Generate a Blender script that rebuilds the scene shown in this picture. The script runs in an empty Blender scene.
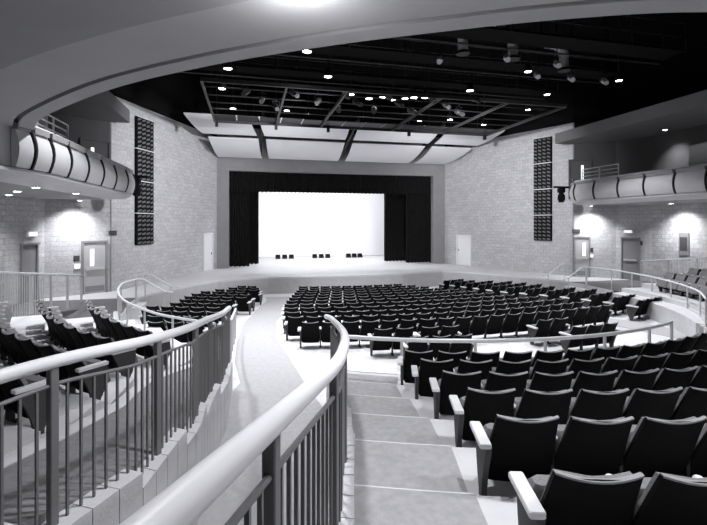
import bpy, math, random
from mathutils import Vector
random.seed(7)
sc = bpy.context.scene
COL = sc.collection
PI = math.pi
# ------------------------------------------------------------------ camera, world, exposure
CAM = Vector((-6.0, 0.0, 2.95)); YAW = math.radians(13.5); FPX = 440.0; HOR = 223.0
cd = bpy.data.cameras.new('camera'); cam = bpy.data.objects.new('camera', cd); COL.objects.link(cam)
cam.location = CAM; cam.rotation_euler = (PI/2, 0, -YAW)
cd.sensor_width = 36.0; cd.lens = 36.0*FPX/707.0; cd.shift_y = -(262.5-HOR)/707.0
cd.clip_start = 0.05; cd.clip_end = 200
sc.camera = cam
w = bpy.data.worlds.new('world'); sc.world = w; w.use_nodes = True
w.node_tree.nodes['Background'].inputs[0].default_value = (0.9, 0.9, 1, 1)
w.node_tree.nodes['Background'].inputs[1].default_value = 0.0
vs = sc.view_settings
vs.view_transform = 'Standard'; vs.look = 'None'; vs.gamma = 1.0; vs.use_curve_mapping = False
vs.exposure = 0.0

LIGHTCOL = (0.95, 0.95, 1.0)
def spot(name, loc, aim, watts, angle, blend=0.6, rad=0.12, parent=None):
    l = bpy.data.lights.new(name, 'SPOT'); l.energy = watts; l.color = LIGHTCOL
    l.spot_size = math.radians(angle); l.spot_blend = blend; l.shadow_soft_size = rad
    o = bpy.data.objects.new(name, l); COL.objects.link(o); o.location = loc
    o.rotation_euler = (Vector(aim)-Vector(loc)).to_track_quat('-Z', 'Y').to_euler()
    return o
def area(name, loc, aim, watts, sx, sy):
    l = bpy.data.lights.new(name, 'AREA'); l.energy = watts; l.color = LIGHTCOL
    l.shape = 'RECTANGLE'; l.size = sx; l.size_y = sy
    o = bpy.data.objects.new(name, l); COL.objects.link(o); o.location = loc
    o.rotation_euler = (Vector(aim)-Vector(loc)).to_track_quat('-Z', 'Y').to_euler()
    return o
# house lights hung under the dark ceiling, over the stalls and the cross aisle
HOUSE = [(-8.4, 11.5, 7.9), (-4.6, 11.5, 7.9), (0.5, 11.0, 7.9), (5, 11.5, 7.9), (-7.2, 15.0, 7.7), (-3, 15.0, 7.7), (2, 15.0, 7.7), (7, 15.0, 7.7), (-5.8, 18.8, 7.7), (-1, 19, 7.7), (4, 19, 7.7), (-4.5, 23.2, 7.6), (3.5, 23.2, 7.6)]
for x, y, z in HOUSE:
    spot('house_light', (x, y, z), (x, y-0.5, 0), 1500 if y < 16 else 800, 98, 0.8, 0.2)
# front-of-house lights that wash the side walls and the reflectors
for s in (-1, 1):
    spot('wall_wash', (s*1.5-0.3, 15.8, 7.2), (s*9.6-0.3, 25.0, 4.6), 5600, 75, 1.0, 0.25)
    spot('reflector_wash', (s*4.0, 22.0, 4.9), (s*4.2, 27.0, 8.0), 500, 110, 1.0, 0.3)
# stage lights
area('stage_wash', (0, 32.5, 7.6), (0, 33.5, 0), 1300, 11, 1.2)
area('cyc_wash', (0, 35.2, 8.0), (0, 38.2, 2.6), 200, 12, 0.8)
spot('cyc_spot', (-2.6, 30.9, 4.9), (-0.9, 38.6, 2.3), 950, 66, 0.2, 0.1)
spot('apron_spot', (-1.5, 19.5, 7.7), (0, 27.2, 0), 2200, 62, 0.7, 0.2)

# ------------------------------------------------------------------ helpers
VIEW = Vector((math.sin(YAW), math.cos(YAW), 0)); RIGHT = Vector((math.cos(YAW), -math.sin(YAW), 0))
def ray(px, py, z=None, Y=None, X=None, d=None):
    v = VIEW + RIGHT*((px-353.5)/FPX) + Vector((0, 0, 1))*((HOR-py)/FPX)
    if z is not None: d = (z-CAM.z)/v.z
    if Y is not None: d = (Y-CAM.y)/v.y
    if X is not None: d = (X-CAM.x)/v.x
    return CAM + v*d
def proj(p):
    q = Vector(p)-CAM; d = q.dot(VIEW)
    if d < 0.05: return None
    return 353.5+FPX*q.dot(RIGHT)/d, HOR-FPX*q.z/d, d
def lerp(a, b, t): return a+(b-a)*t
def interp(tab, x):
    if x <= tab[0][0]: return tab[0][1]
    for (a, b), (c, e) in zip(tab, tab[1:]):
        if x <= c: return lerp(b, e, (x-a)/(c-a))
    return tab[-1][1]
def catmull(pts, n=6):
    P = [Vector(p) for p in pts]; out = []
    for i in range(len(P)-1):
        p0 = P[i-1] if i > 0 else P[i]*2-P[i+1]
        p3 = P[i+2] if i+2 < len(P) else P[i+1]*2-P[i]
        p1, p2 = P[i], P[i+1]
        for k in range(n):
            t = k/n
            out.append(0.5*((2*p1)+(p2-p0)*t+(2*p0-5*p1+4*p2-p3)*t*t+(3*p1-p0-3*p2+p3)*t**3))
    out.append(P[-1]); return out

MATS = {}
def mat(name, v, rough=0.7, spec=0.3, noise=0.0, nscale=8.0, bump=0.0, bscale=60.0, metal=0.0):
    if name in MATS: return MATS[name]
    m = bpy.data.materials.new(name); m.use_nodes = True; nt = m.node_tree; b = nt.nodes['Principled BSDF']
    c = (v*0.985, v*0.985, v, 1)
    b.inputs['Base Color'].default_value = c; b.inputs['Roughness'].default_value = rough
    b.inputs['Specular IOR Level'].default_value = spec; b.inputs['Metallic'].default_value = metal
    tc = nt.nodes.new('ShaderNodeTexCoord')
    if noise > 0:
        n = nt.nodes.new('ShaderNodeTexNoise'); n.inputs['Scale'].default_value = nscale; n.inputs['Detail'].default_value = 4
        r = nt.nodes.new('ShaderNodeMapRange'); r.inputs['From Min'].default_value = 0.3; r.inputs['From Max'].default_value = 0.7
        r.inputs['To Min'].default_value = 1-noise; r.inputs['To Max'].default_value = 1+noise
        mx = nt.nodes.new('ShaderNodeVectorMath'); mx.operation = 'SCALE'; mx.inputs[0].default_value = c[:3]
        nt.links.new(tc.outputs['Object'], n.inputs['Vector']); nt.links.new(n.outputs['Fac'], r.inputs['Value'])
        nt.links.new(r.outputs['Result'], mx.inputs['Scale']); nt.links.new(mx.outputs['Vector'], b.inputs['Base Color'])
    if bump > 0:
        n = nt.nodes.new('ShaderNodeTexNoise'); n.inputs['Scale'].default_value = bscale; n.inputs['Detail'].default_value = 3
        bp = nt.nodes.new('ShaderNodeBump'); bp.inputs['Strength'].default_value = bump; bp.inputs['Distance'].default_value = 0.02
        nt.links.new(tc.outputs['Object'], n.inputs['Vector']); nt.links.new(n.outputs['Fac'], bp.inputs['Height'])
        nt.links.new(bp.outputs['Normal'], b.inputs['Normal'])
    MATS[name] = m; return m
def brick_mat(name, v1, v2, vm, bw=0.4, bh=0.2, bump=0.6, rough_bump=0.3):
    m = bpy.data.materials.new(name); m.use_nodes = True; nt = m.node_tree; b = nt.nodes['Principled BSDF']
    b.inputs['Roughness'].default_value = 0.85; b.inputs['Specular IOR Level'].default_value = 0.15
    uv = nt.nodes.new('ShaderNodeUVMap'); br = nt.nodes.new('ShaderNodeTexBrick')
    br.inputs['Scale'].default_value = 1.0; br.inputs['Brick Width'].default_value = bw; br.inputs['Row Height'].default_value = bh
    br.inputs['Mortar Size'].default_value = 0.009; br.inputs['Mortar Smooth'].default_value = 0.3; br.inputs['Bias'].default_value = 0.0
    for k, v in (('Color1', v1), ('Color2', v2), ('Mortar', vm)): br.inputs[k].default_value = (v*0.985, v*0.985, v, 1)
    n = nt.nodes.new('ShaderNodeTexNoise'); n.inputs['Scale'].default_value = 9; n.inputs['Detail'].default_value = 6
    mx = nt.nodes.new('ShaderNodeMix'); mx.data_type = 'RGBA'; mx.blend_type = 'OVERLAY'; mx.inputs['Factor'].default_value = 0.35
    nt.links.new(uv.outputs['UV'], br.inputs['Vector']); nt.links.new(uv.outputs['UV'], n.inputs['Vector'])
    nt.links.new(br.outputs['Color'], mx.inputs['A']); nt.links.new(n.outputs['Fac'], mx.inputs['B'])
    nt.links.new(mx.outputs['Result'], b.inputs['Base Color'])
    ad = nt.nodes.new('ShaderNodeMath'); ad.operation = 'MULTIPLY_ADD'; ad.inputs[1].default_value = -1.0
    ms = nt.nodes.new('ShaderNodeMath'); ms.operation = 'MULTIPLY'; ms.inputs[1].default_value = rough_bump
    nt.links.new(n.outputs['Fac'], ms.inputs[0]); nt.links.new(br.outputs['Fac'], ad.inputs[0]); nt.links.new(ms.outputs[0], ad.inputs[2])
    bp = nt.nodes.new('ShaderNodeBump'); bp.inputs['Strength'].default_value = bump; bp.inputs['Distance'].default_value = 0.02
    nt.links.new(ad.outputs[0], bp.inputs['Height']); nt.links.new(bp.outputs['Normal'], b.inputs['Normal'])
    MATS[name] = m; return m
def emit_mat(name, v, strength):
    m = bpy.data.materials.new(name); m.use_nodes = True; b = m.node_tree.nodes['Principled BSDF']
    b.inputs['Base Color'].default_value = (0.8, 0.8, 0.8, 1); b.inputs['Emission Color'].default_value = (v, v, v, 1)
    b.inputs['Emission Strength'].default_value = strength; MATS[name] = m; return m

class MB:
    def __init__(s): s.v = []; s.f = []
    def quad(s, a, b, c, d):
        n = len(s.v); s.v += [tuple(a), tuple(b), tuple(c), tuple(d)]; s.f.append((n, n+1, n+2, n+3)); return s
    def box(s, x0, x1, y0, y1, z0, z1):
        n = len(s.v)
        s.v += [(x0, y0, z0), (x1, y0, z0), (x1, y1, z0), (x0, y1, z0), (x0, y0, z1), (x1, y0, z1), (x1, y1, z1), (x0, y1, z1)]
        s.f += [tuple(n+i for i in q) for q in ((3, 2, 1, 0), (4, 5, 6, 7), (0, 1, 5, 4), (1, 2, 6, 5), (2, 3, 7, 6), (3, 0, 4, 7))]
        return s
    def cbox(s, x0, x1, y0, y1, z0, z1, c=0.01):
        """box with chamfered vertical and top edges (octagonal plan, inset top and bottom)"""
        def ring(i, z):
            return [(x0+c+i, y0+i, z), (x1-c-i, y0+i, z), (x1-i, y0+c+i, z), (x1-i, y1-c-i, z), (x1-c-i, y1-i, z), (x0+c+i, y1-i, z), (x0+i, y1-c-i, z), (x0+i, y0+c+i, z)]
        rs = [ring(c*0.6, z0), ring(0, z0+c), ring(0, z1-c), ring(c*0.6, z1)]
        return s.loft(rs, caps=True)
    def loft(s, rings, caps=False, closed=True):
        n = len(s.v); m = len(rings[0])
        for r in rings: s.v += [tuple(p) for p in r]
        for i in range(len(rings)-1):
            for j in range(m if closed else m-1):
                k = (j+1) % m
                s.f.append((n+i*m+j, n+i*m+k, n+(i+1)*m+k, n+(i+1)*m+j))
        if caps:
            s.f.append(tuple(n+j for j in reversed(range(m)))); s.f.append(tuple(n+(len(rings)-1)*m+j for j in range(m)))
        return s
    def tube(s, pts, r, n=8, caps=True):
        P = [Vector(p) for p in pts]; rings = []
        for i, p in enumerate(P):
            t = (P[min(i+1, len(P)-1)]-P[max(i-1, 0)]).normalized()
            u = t.cross(Vector((0, 0, 1)))
            if u.length < 1e-3: u = Vector((1, 0, 0))
            u.normalize(); w_ = u.cross(t).normalized(); rr = r[i] if isinstance(r, (list, tuple)) else r
            rings.append([p+u*rr*math.cos(2*PI*k/n)+w_*rr*math.sin(2*PI*k/n) for k in range(n)])
        return s.loft(rings, caps=caps)
    def bar(s, p, q, wd, ht):
        """rectangular bar from p to q, wd sideways, ht upwards"""
        p = Vector(p); q = Vector(q); t = (q-p).normalized(); u = t.cross(Vector((0, 0, 1)))
        if u.length < 1e-3: u = Vector((1, 0, 0))
        u.normalize(); k = u.cross(t).normalized(); u *= wd/2; k *= ht/2
        return s.loft([[p-u-k, p+u-k, p+u+k, p-u+k], [q-u-k, q+u-k, q+u+k, q-u+k]], caps=True)
    def prism(s, poly, z0, z1):
        n = len(s.v); m = len(poly)
        z0f = z0 if callable(z0) else (lambda x, y: z0); z1f = z1 if callable(z1) else (lambda x, y: z1)
        s.v += [(p[0], p[1], z0f(p[0], p[1])) for p in poly]+[(p[0], p[1], z1f(p[0], p[1])) for p in poly]
        s.f.append(tuple(n+i for i in reversed(range(m)))); s.f.append(tuple(n+m+i for i in range(m)))
        for i in range(m): s.f.append((n+i, n+(i+1) % m, n+m+(i+1) % m, n+m+i))
        return s
    def strip(s, A, B, z0, z1):
        """solid ribbon between plan polylines A and B (same length); z0, z1 numbers or functions"""
        z0f = z0 if callable(z0) else (lambda x, y: z0); z1f = z1 if callable(z1) else (lambda x, y: z1)
        rings = []
        for a, b in zip(A, B):
            rings.append([(a[0], a[1], z0f(*a[:2])), (b[0], b[1], z0f(*b[:2])), (b[0], b[1], z1f(*b[:2])), (a[0], a[1], z1f(*a[:2]))])
        return s.loft(rings, caps=True)
    def mesh(s, name, material, smooth=False):
        me = bpy.data.meshes.new(name); me.from_pydata(s.v, [], s.f); me.materials.append(material)
        import bmesh
        b = bmesh.new(); b.from_mesh(me); bmesh.ops.recalc_face_normals(b, faces=b.faces); b.to_mesh(me); b.free()
        if smooth:
            me.polygons.foreach_set('use_smooth', [True]*len(me.polygons))
            try: me.set_sharp_from_angle(angle=math.radians(40))
            except Exception: pass
        me.update(); return me
    def build(s, name, material, parent=None, smooth=False, bevel=0.0):
        return link(name, s.mesh(name, material, smooth), parent)
def link(name, me, parent=None):
    o = bpy.data.objects.new(name, me); COL.objects.link(o)
    if parent: o.parent = parent
    return o
def tag(o, label=None, cat=None, group=None, kind=None):
    if label: o['label'] = label
    if cat: o['category'] = cat
    if group: o['group'] = group
    if kind: o['kind'] = kind
    return o
def empty(name, loc=(0, 0, 0), rz=0.0):
    o = bpy.data.objects.new(name, None); o.empty_display_size = 0.1; COL.objects.link(o)
    o.location = loc; o.rotation_euler = (0, 0, rz); return o
def struct(o): o['kind'] = 'structure'; return o
def uvwall(me, p, q):
    d = (Vector(q)-Vector(p)).to_2d(); d.normalize(); uv = me.uv_layers.new(name='UVMap')
    for l in me.loops:
        v = me.vertices[l.vertex_index].co; uv.data[l.index].uv = ((v.x-p[0])*d.x+(v.y-p[1])*d.y, v.z)
def wall(name, p, q, z0, z1, m, th=0.25, back=1):
    """vertical wall from p to q; thickness to the left (back=1) or right (-1) of p->q"""
    p = Vector(p[:2]); q = Vector(q[:2]); t = (q-p).normalized(); n = Vector((-t.y, t.x))*th*back
    mb = MB().prism([p, q, q+n, p+n], z0, z1); me = mb.mesh(name, m); uvwall(me, p, q)
    return struct(link(name, me))

# ------------------------------------------------------------------ materials
M_BLOCK = brick_mat('painted_block', 0.52, 0.44, 0.38, bump=0.5)
M_BLOCK2 = brick_mat('rough_block', 0.56, 0.42, 0.34, bump=0.9, rough_bump=0.9)
M_CONC = mat('pale_concrete', 0.66, 0.8, 0.2, 0.06, 3.0, 0.15, 40)
M_CARPET = mat('grey_carpet', 0.44, 0.95, 0.05, 0.10, 14.0, 0.5, 220)
M_RAMP = mat('pale_ramp_carpet', 0.46, 0.95, 0.05, 0.06, 10.0, 0.4, 200)
M_CARPET_A = mat('side_aisle_carpet', 0.30, 0.95, 0.05, 0.10, 14.0, 0.5, 220)
M_CARPET_D = mat('dark_carpet', 0.16, 0.95, 0.05, 0.12, 14.0, 0.5, 220)
M_NOSE = mat('pale_nosing', 0.75, 0.6)
M_PLASTER = mat('white_plaster', 0.62, 0.75, 0.2, 0.03, 1.5)
M_SOFFIT = mat('shade_grey_plaster', 0.32, 0.8, 0.2, 0.03, 1.5)  # plaster darkened in colour to paint the weaker light on the soffits
M_STAGE = mat('stage_boards', 0.58, 0.5, 0.35, 0.05, 2.0)
M_STAGEFACE = mat('stage_face', 0.48, 0.6, 0.3, 0.06, 4.0)
M_PROS = mat('proscenium_plaster', 0.28, 0.8, 0.2, 0.05, 2.0)
M_BLACK = mat('black_paint', 0.006, 0.9, 0.1)
M_CURTAIN = mat('black_velour', 0.012, 0.95, 0.1, 0.3, 6.0)
M_CYC = mat('white_cyclorama', 0.85, 0.9, 0.1)
M_SHELL = mat('black_seat_shell', 0.005, 0.7, 0.08, 0.2, 20)
M_TOPLIGHT = mat('painted_top_highlight', 0.32, 0.35, 0.5)  # pale tone paints the light caught on the black shell's top edge
M_FABRIC = mat('grey_seat_fabric', 0.22, 0.95, 0.1, 0.15, 60, 0.3, 300)
M_ARM = mat('white_armrest', 0.75, 0.4, 0.4)
M_PANEL = mat('grey_end_panel', 0.06, 0.6, 0.3)
M_LEG = mat('black_seat_leg', 0.02, 0.5, 0.4)
M_RAIL = mat('white_handrail', 0.88, 0.35, 0.5)
M_POST = mat('grey_steel', 0.18, 0.45, 0.5)
M_POSTL = mat('pale_steel', 0.6, 0.4, 0.5)
M_DOOR = mat('grey_door', 0.40, 0.5, 0.4, 0.04, 3)
M_FRAME = mat('door_frame', 0.22, 0.5, 0.4)
M_DOORW = mat('white_door', 0.75, 0.5, 0.4)
M_GLASSW = emit_mat('lit_door_glass', 1.0, 1.2)
M_METAL = mat('brushed_metal', 0.55, 0.35, 0.5, metal=0.3)
M_DARKMETAL = mat('dark_metal', 0.006, 0.5, 0.5)
M_MIDMETAL = mat('catwalk_metal', 0.03, 0.45, 0.5)
M_REFL = mat('reflector_white', 0.70, 0.6, 0.3)
M_LAMP = emit_mat('lamp_glow', 1.0, 25.0)
M_SIGN = mat('dark_sign', 0.05, 0.5)
M_SIGNW = emit_mat('exit_sign_glow', 1.0, 0.9)
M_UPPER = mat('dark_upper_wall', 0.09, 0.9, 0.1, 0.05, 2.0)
M_RING = mat('balcony_plaster', 0.44, 0.75, 0.2, 0.03, 1.5)
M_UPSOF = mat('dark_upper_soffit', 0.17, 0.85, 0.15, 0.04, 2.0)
M_BLADE = mat('grille_blade', 0.10, 0.5)
M_PAD = mat('balcony_pad', 0.60, 0.6, 0.3, 0.03, 3)

# ------------------------------------------------------------------ plan functions
F = Vector((-0.3, 15.0)); O = Vector((-0.2, 36.5))
def P(r, phi): a = math.radians(phi); return (F.x-r*math.sin(a), F.y-r*math.cos(a))
PITCH = 0.95; RISE = 0.158
def rk(k): return 13.72-PITCH*k
def zk(k): return 0.97-RISE*k-(0.03 if k == 0 else 0)
def zavg(r): return 0.97+RISE/PITCH*(r-13.22)
def zo(x, y):
    ro = math.hypot(x-O.x, y-O.y); return interp([(14.8, -0.9), (25.0, -0.4)], ro)
PHI_R = [(8.0, 32.0), (8.9, 29.4), (9.87, 27.1), (10.8, 25.4), (11.75, 24.2), (13.2, 23.06), (14.6, 22.9), (18.5, 22.5)]     # ramp wall, camera side
PHI_L = [(8.3, 46.3), (8.87, 42.8), (9.6, 38.9), (11.6, 32.5), (12.9, 30.4), (13.8, 30.4), (18.5, 30.0)]  # ramp wall, far side
PHI_S = [(8.4, 49.8), (9.77, 46.3), (10.45, 44.3), (11.5, 39.7), (12.5, 37.3), (13.7, 35.3), (18.5, 34.0)]  # side block aisle edge
PHI_E = [(8.97, 21.6), (9.92, 20.2), (10.87, 19.05), (11.82, 18.4), (12.77, 18.2), (13.72, 17.95), (18.5, 17.0)]  # rear block aisle edge
def fr(r): return interp(PHI_R, r)
def fl(r): return interp(PHI_L, r)
def fs(r): return interp(PHI_S, r)
def fe(r): return interp(PHI_E, r)

# ------------------------------------------------------------------ floor of the stalls
def make_floor():
    mb = MB(); nx, ny = 52, 52; x0, x1, y0, y1 = -14.5, 14.0, -4.0, 26.0
    for j in range(ny+1):
        for i in range(nx+1):
            x = lerp(x0, x1, i/nx); y = lerp(y0, y1, j/ny); mb.v.append((x, y, zo(x, y)))
    for j in range(ny):
        for i in range(nx):
            a = j*(nx+1)+i; mb.f.append((a, a+1, a+nx+2, a+nx+1))
    return struct(mb.build('floor', M_CONC))
make_floor()
# carpet of both ramps, running out into the stalls aisles
for s in (1, -1):
    rr = [18.0-0.5*i for i in range(20)]
    A = [P(r, s*(fr(max(r, 8.0))+0.3)) for r in rr]; B = [P(r, s*(fl(max(r, 8.3))-0.02)) for r in rr]
    tail = [((-4.85, 9.2), (-6.15, 9.5)), ((-5.0, 11.0), (-6.3, 11.0)), ((-5.2, 13.0), (-6.3, 13.0)), ((-5.0, 16.0), (-6.15, 15.8)), ((-4.4, 19.0), (-5.65, 19.0)), ((-3.9, 21.6), (-5.1, 22.0)), ((-3.9, 23.8), (-5.1, 23.8))]
    if s == -1: tail = [((2*F.x-a[0]+max(0, 13.5-a[1])*0.35+0.6*(a[1] < 18), a[1]), (2*F.x-b[0]+max(0, 13.5-b[1])*0.35+0.6*(b[1] < 18), b[1])) for a, b in tail]
    A += [a for a, b in tail]; B += [b for a, b in tail]
    AA, BB = [], []
    for i in range(len(A)-1):
        for k in range(3):
            t = k/3; AA.append((lerp(A[i][0], A[i+1][0], t), lerp(A[i][1], A[i+1][1], t))); BB.append((lerp(B[i][0], B[i+1][0], t), lerp(B[i][1], B[i+1][1], t)))
    mb = MB().strip(AA, BB, lambda x, y: zo(x, y)+0.004, lambda x, y: zo(x, y)+0.014)
    struct(mb.build('floor_carpet', M_RAMP))

# ------------------------------------------------------------------ raked tiers
def sector(r0, r1, f0, f1, z0, z1, n=16):
    """ring sector; f0, f1 functions of r giving degrees"""
    A = []; B = []
    for i in range(n+1):
        t = i/n; A.append(P(r0, lerp(f0(r0), f1(r0), t))); B.append(P(r1, lerp(f0(r1), f1(r1), t)))
    return MB().strip(A, B, z0, z1)
for k in range(-4, 6):
    r0, r1 = rk(k)-1.0, rk(k)-0.05
    t = struct(sector(r0, r1, lambda r: fr(r)-0.1, lambda r: -fr(r)+0.1, -0.38, zk(k), 28).build('floor_tier', M_CONC))
    for s in (1, -1):
        c = sector(r0+0.012, r1, lambda r: s*(fr(r)-math.degrees(0.14/r)), lambda r: s*(fe(r)+math.degrees(0.10/r)), zk(k)-0.002, zk(k)+0.012, 6)
        if k == 5: c = sector(r0+0.15, r1, lambda r: s*(fr(r)-math.degrees(0.14/r)), lambda r: s*(fe(r)+math.degrees(0.10/r)), zk(k)-0.002, zk(k)+0.012, 6)
        c.build('aisle_carpet', M_CARPET, t)
        sector(r0-0.004, r0+0.012, lambda r: s*(fr(r)-math.degrees(0.14/r)), lambda r: s*(fe(r)+math.degrees(0.10/r)), zk(k)-0.03, zk(k)+0.014, 6).build('step_nosing', M_NOSE, t)
for s, side in ((1, 'left'), (-1, 'right')):
    for k in range(-1, 6):
        r0, r1 = rk(k)-1.0, rk(k)-0.05
        hi = (77 if s > 0 else 88) if k >= 1 else 66
        if k == 5: r0 += 0.35
        struct(sector(r0, r1, lambda r: s*fs(r), lambda r: s*hi, -0.6, zk(k), 24).build('floor_tier', M_CONC))
    # smooth carpeted side aisle between the ramp wall and the side block
    rr = [18.2-0.35*i for i in range(29)]; rr = [r for r in rr if r > 8.3]
    A = [P(r, s*(fl(r)+math.degrees(0.17/r))) for r in rr]; B = [P(r, s*fs(r)) for r in rr]
    zf = lambda x, y: zavg(math.hypot(x-F.x, y-F.y))-0.03
    struct(MB().strip(A, B, -0.42, zf).build('floor_aisle', M_CARPET_A))
    A2 = [P(r, s*(fs(r)-math.degrees(0.2/r))) for r in rr]
    struct(MB().strip(A2, B, -0.40, lambda x, y: zf(x, y)+0.012).build('floor_aisle_edge', M_CONC))

# ramp walls: a stepped course of blocks on either side of each ramp
def ramp_wall(s, side, far):
    f = fl if far else fr
    root = struct(empty('wall_ramp_'+side))
    for k in range(-4, 6):
        r0, r1 = rk(k)-1.0, rk(k)-0.05
        if far: r0, r1 = r0+0.2, r1+0.2
        top = zk(k)+(0.0 if far else 0.075)
        for b in range(4):
            a0 = lerp(r0, r1, b/4)+0.004; a1 = lerp(r0, r1, (b+1)/4)-0.004
            if a0 < (8.3 if far else 7.9): continue
            w0, w1 = (-0.02, 0.17) if far else (-0.16, 0.02)
            pts = []
            for r, o in ((a0, w0), (a1, w0), (a1, w1), (a0, w1)): pts.append(P(r, s*(f(r)+math.degrees(o/r))))
            MB().prism(pts, -0.42, top).build('block', M_CONC, root)
for s, nm in ((1, 'left'), (-1, 'right')):
    ramp_wall(s, nm+'_inner', False); ramp_wall(s, nm+'_outer', True)

# ------------------------------------------------------------------ stage and promenade
def mirror(p): return (2*F.x-p[0],)+tuple(p[1:])
EL = [(-4.9, 24.3), (-6.3, 23.9), (-7.5, 23.4), (-8.6, 22.1), (-9.3, 20.9), (-10.0, 19.6), (-10.2, 18.9)]
ER = [(5.6, 25.0), (6.4, 24.3), (7.3, 23.3), (8.1, 22.2), (8.8, 21.0), (9.5, 19.6), (9.7, 18.9)]
outL = [(-8.3, 30.1), (-9.2, 28.5), (-10.0, 26.2), (-10.8, 24.0), (-11.9, 21.2), (-13.4, 20.2), (-14.6, 18.9)]
outR = [(8.2, 30.1), (8.9, 28.5), (9.8, 26.2), (10.7, 24.0), (11.7, 21.0), (13.2, 20.0), (14.2, 18.9)]
MIDF = [(-2.6, 24.05), (0.0, 24.0), (2.8, 24.3)]
struct(MB().prism([EL[0]]+MIDF+[ER[0], outR[0], outL[0]], -1.0, 0.0).build('floor_apron', M_STAGE))
struct(MB().strip(EL, outL, -1.0, 0.0).build('floor_promenade_left', M_STAGE))
struct(MB().strip(outR, ER, -1.0, 0.0).build('floor_promenade_right', M_STAGE))
struct(MB().box(-14, 14, 30.1, 40.5, -1.0, 0.0).build('floor_stage', M_STAGE))
front = EL[::-1]+MIDF+ER
# dark facing of the stage front and a pale edging along its top
fo = []
for i, p in enumerate(front):
    a = Vector(front[max(i-1, 0)]); b = Vector(front[min(i+1, len(front)-1)]); t = (b-a).normalized(); n = Vector((t.y, -t.x)); fo.append(tuple(Vector(p)+n*0.03))
struct(MB().strip(front, fo, -1.0, -0.07).build('trim_1', M_STAGEFACE))
struct(MB().strip(front, fo, -0.07, 0.012).build('trim_2', M_PLASTER))
for s, nm in ((1, 'left'), (-1, 'right')):
    e = [(-10.2, 18.9), (-10.25, 18.0), (-10.2, 17.3), (-10.0, 15.9), (-9.9, 14.4)]; o = [(-14.6, 18.9), (-14.6, 18.0), (-14.6, 17.3), (-14.6, 15.9), (-14.6, 14.4)]
    if s < 0: e = [mirror(p) for p in e]; o = [mirror(p) for p in o]
    struct(MB().strip(e, o, -1.0, 0.0).build('floor_promenade_'+nm, M_CARPET_D))
    struct(MB().strip([(p[0]+s*0.03, p[1]) for p in e], e, -1.0, 0.012).build('trim_promenade', M_PLASTER))
    # sloping side aisle climbing along the outer wall
    A = [(-11.6, 16.8), (-11.6, 14), (-11.6, 11), (-11.6, 6)]; B = [(-14.6, 16.8), (-14.6, 14), (-14.6, 11), (-14.6, 6)]
    if s < 0: A = [mirror(p) for p in A]; B = [mirror(p) for p in B]
    struct(MB().strip(A, B, -0.5, lambda x, y: interp([(6, 1.5), (16.8, 0.01)], y)).build('floor_side_ramp', M_CARPET_D))
    # steps from the promenade down to the stalls
    st = empty('stairs', (0, 0, 0))
    for i in range(3):
        x0 = -10.2+i*0.32; x1 = x0+0.32
        if s < 0: x0, x1 = 2*F.x-x1, 2*F.x-x0
        MB().box(x0, x1, 17.5, 18.8, -1.0, -0.17*(i+1)).build('step', M_CONC, st)
        MB().box(*((x1-0.04, x1+0.004) if s > 0 else (x0-0.004, x0+0.04)), 17.5, 18.8, -0.17*(i+1)-0.03, -0.17*(i+1)+0.006).build('step_nosing', M_NOSE, st)
    tag(st, 'short flight of pale steps from the %s promenade down to the stalls' % nm, 'stairs')

# ------------------------------------------------------------------ walls
YP = 29.83
SPL_A, SPL_B = (-11.75, 20.9), (-7.95, YP); SPR_A, SPR_B = (11.5, 20.8), (8.05, YP)
wall('wall_left_splay', SPL_A, SPL_B, -1, 8.5, M_BLOCK, 0.3, 1)
wall('wall_right_splay', SPR_A, SPR_B, -1, 8.5, M_BLOCK, 0.3, -1)
CL, CR = (-13.75, 19.6), (13.15, 19.6); DL, DR = (-14.3, 17.9), (13.65, 17.9); EL2, ER2 = (-14.3, -5), (13.75, -5)
wall('wall_left_corner', CL, SPL_A, -1, 4.2, M_BLOCK, 0.3, 1); wall('wall_right_corner', CR, SPR_A, -1, 4.2, M_BLOCK, 0.3, -1)
wall('wall_left_door', DL, CL, -1, 4.2, M_BLOCK, 0.3, 1); wall('wall_right_door', DR, CR, -1, 4.2, M_BLOCK, 0.3, -1)
wall('wall_left', EL2, DL, -1, 4.2, M_BLOCK2, 0.3, 1); wall('wall_right', ER2, DR, -1, 4.2, M_BLOCK2, 0.3, -1)
wall('wall_back', (-14.6, -5), (14.05, -5), -1, 4.2, M_BLOCK, 0.3, -1)
for n_, a_, b_, k_ in (('left_corner', CL, SPL_A, 1), ('right_corner', CR, SPR_A, -1), ('left_door', DL, CL, 1), ('right_door', DR, CR, -1), ('left', EL2, DL, 1), ('right', ER2, DR, -1)):
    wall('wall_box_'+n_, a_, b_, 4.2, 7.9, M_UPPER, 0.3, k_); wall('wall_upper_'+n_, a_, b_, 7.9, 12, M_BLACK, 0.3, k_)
# narrow return strips at the audience end of the splayed walls
for s, a in ((1, SPL_A), (-1, SPR_A)):
    x0, x1 = (a[0]-0.35, a[0]+0.02) if s > 0 else (a[0]-0.02, a[0]+0.35)
    struct(MB().box(x0, x1, a[1]-0.02, a[1]+0.2, 0, 8.5).build('trim_3' if s > 0 else 'trim_4', M_PROS))
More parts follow.
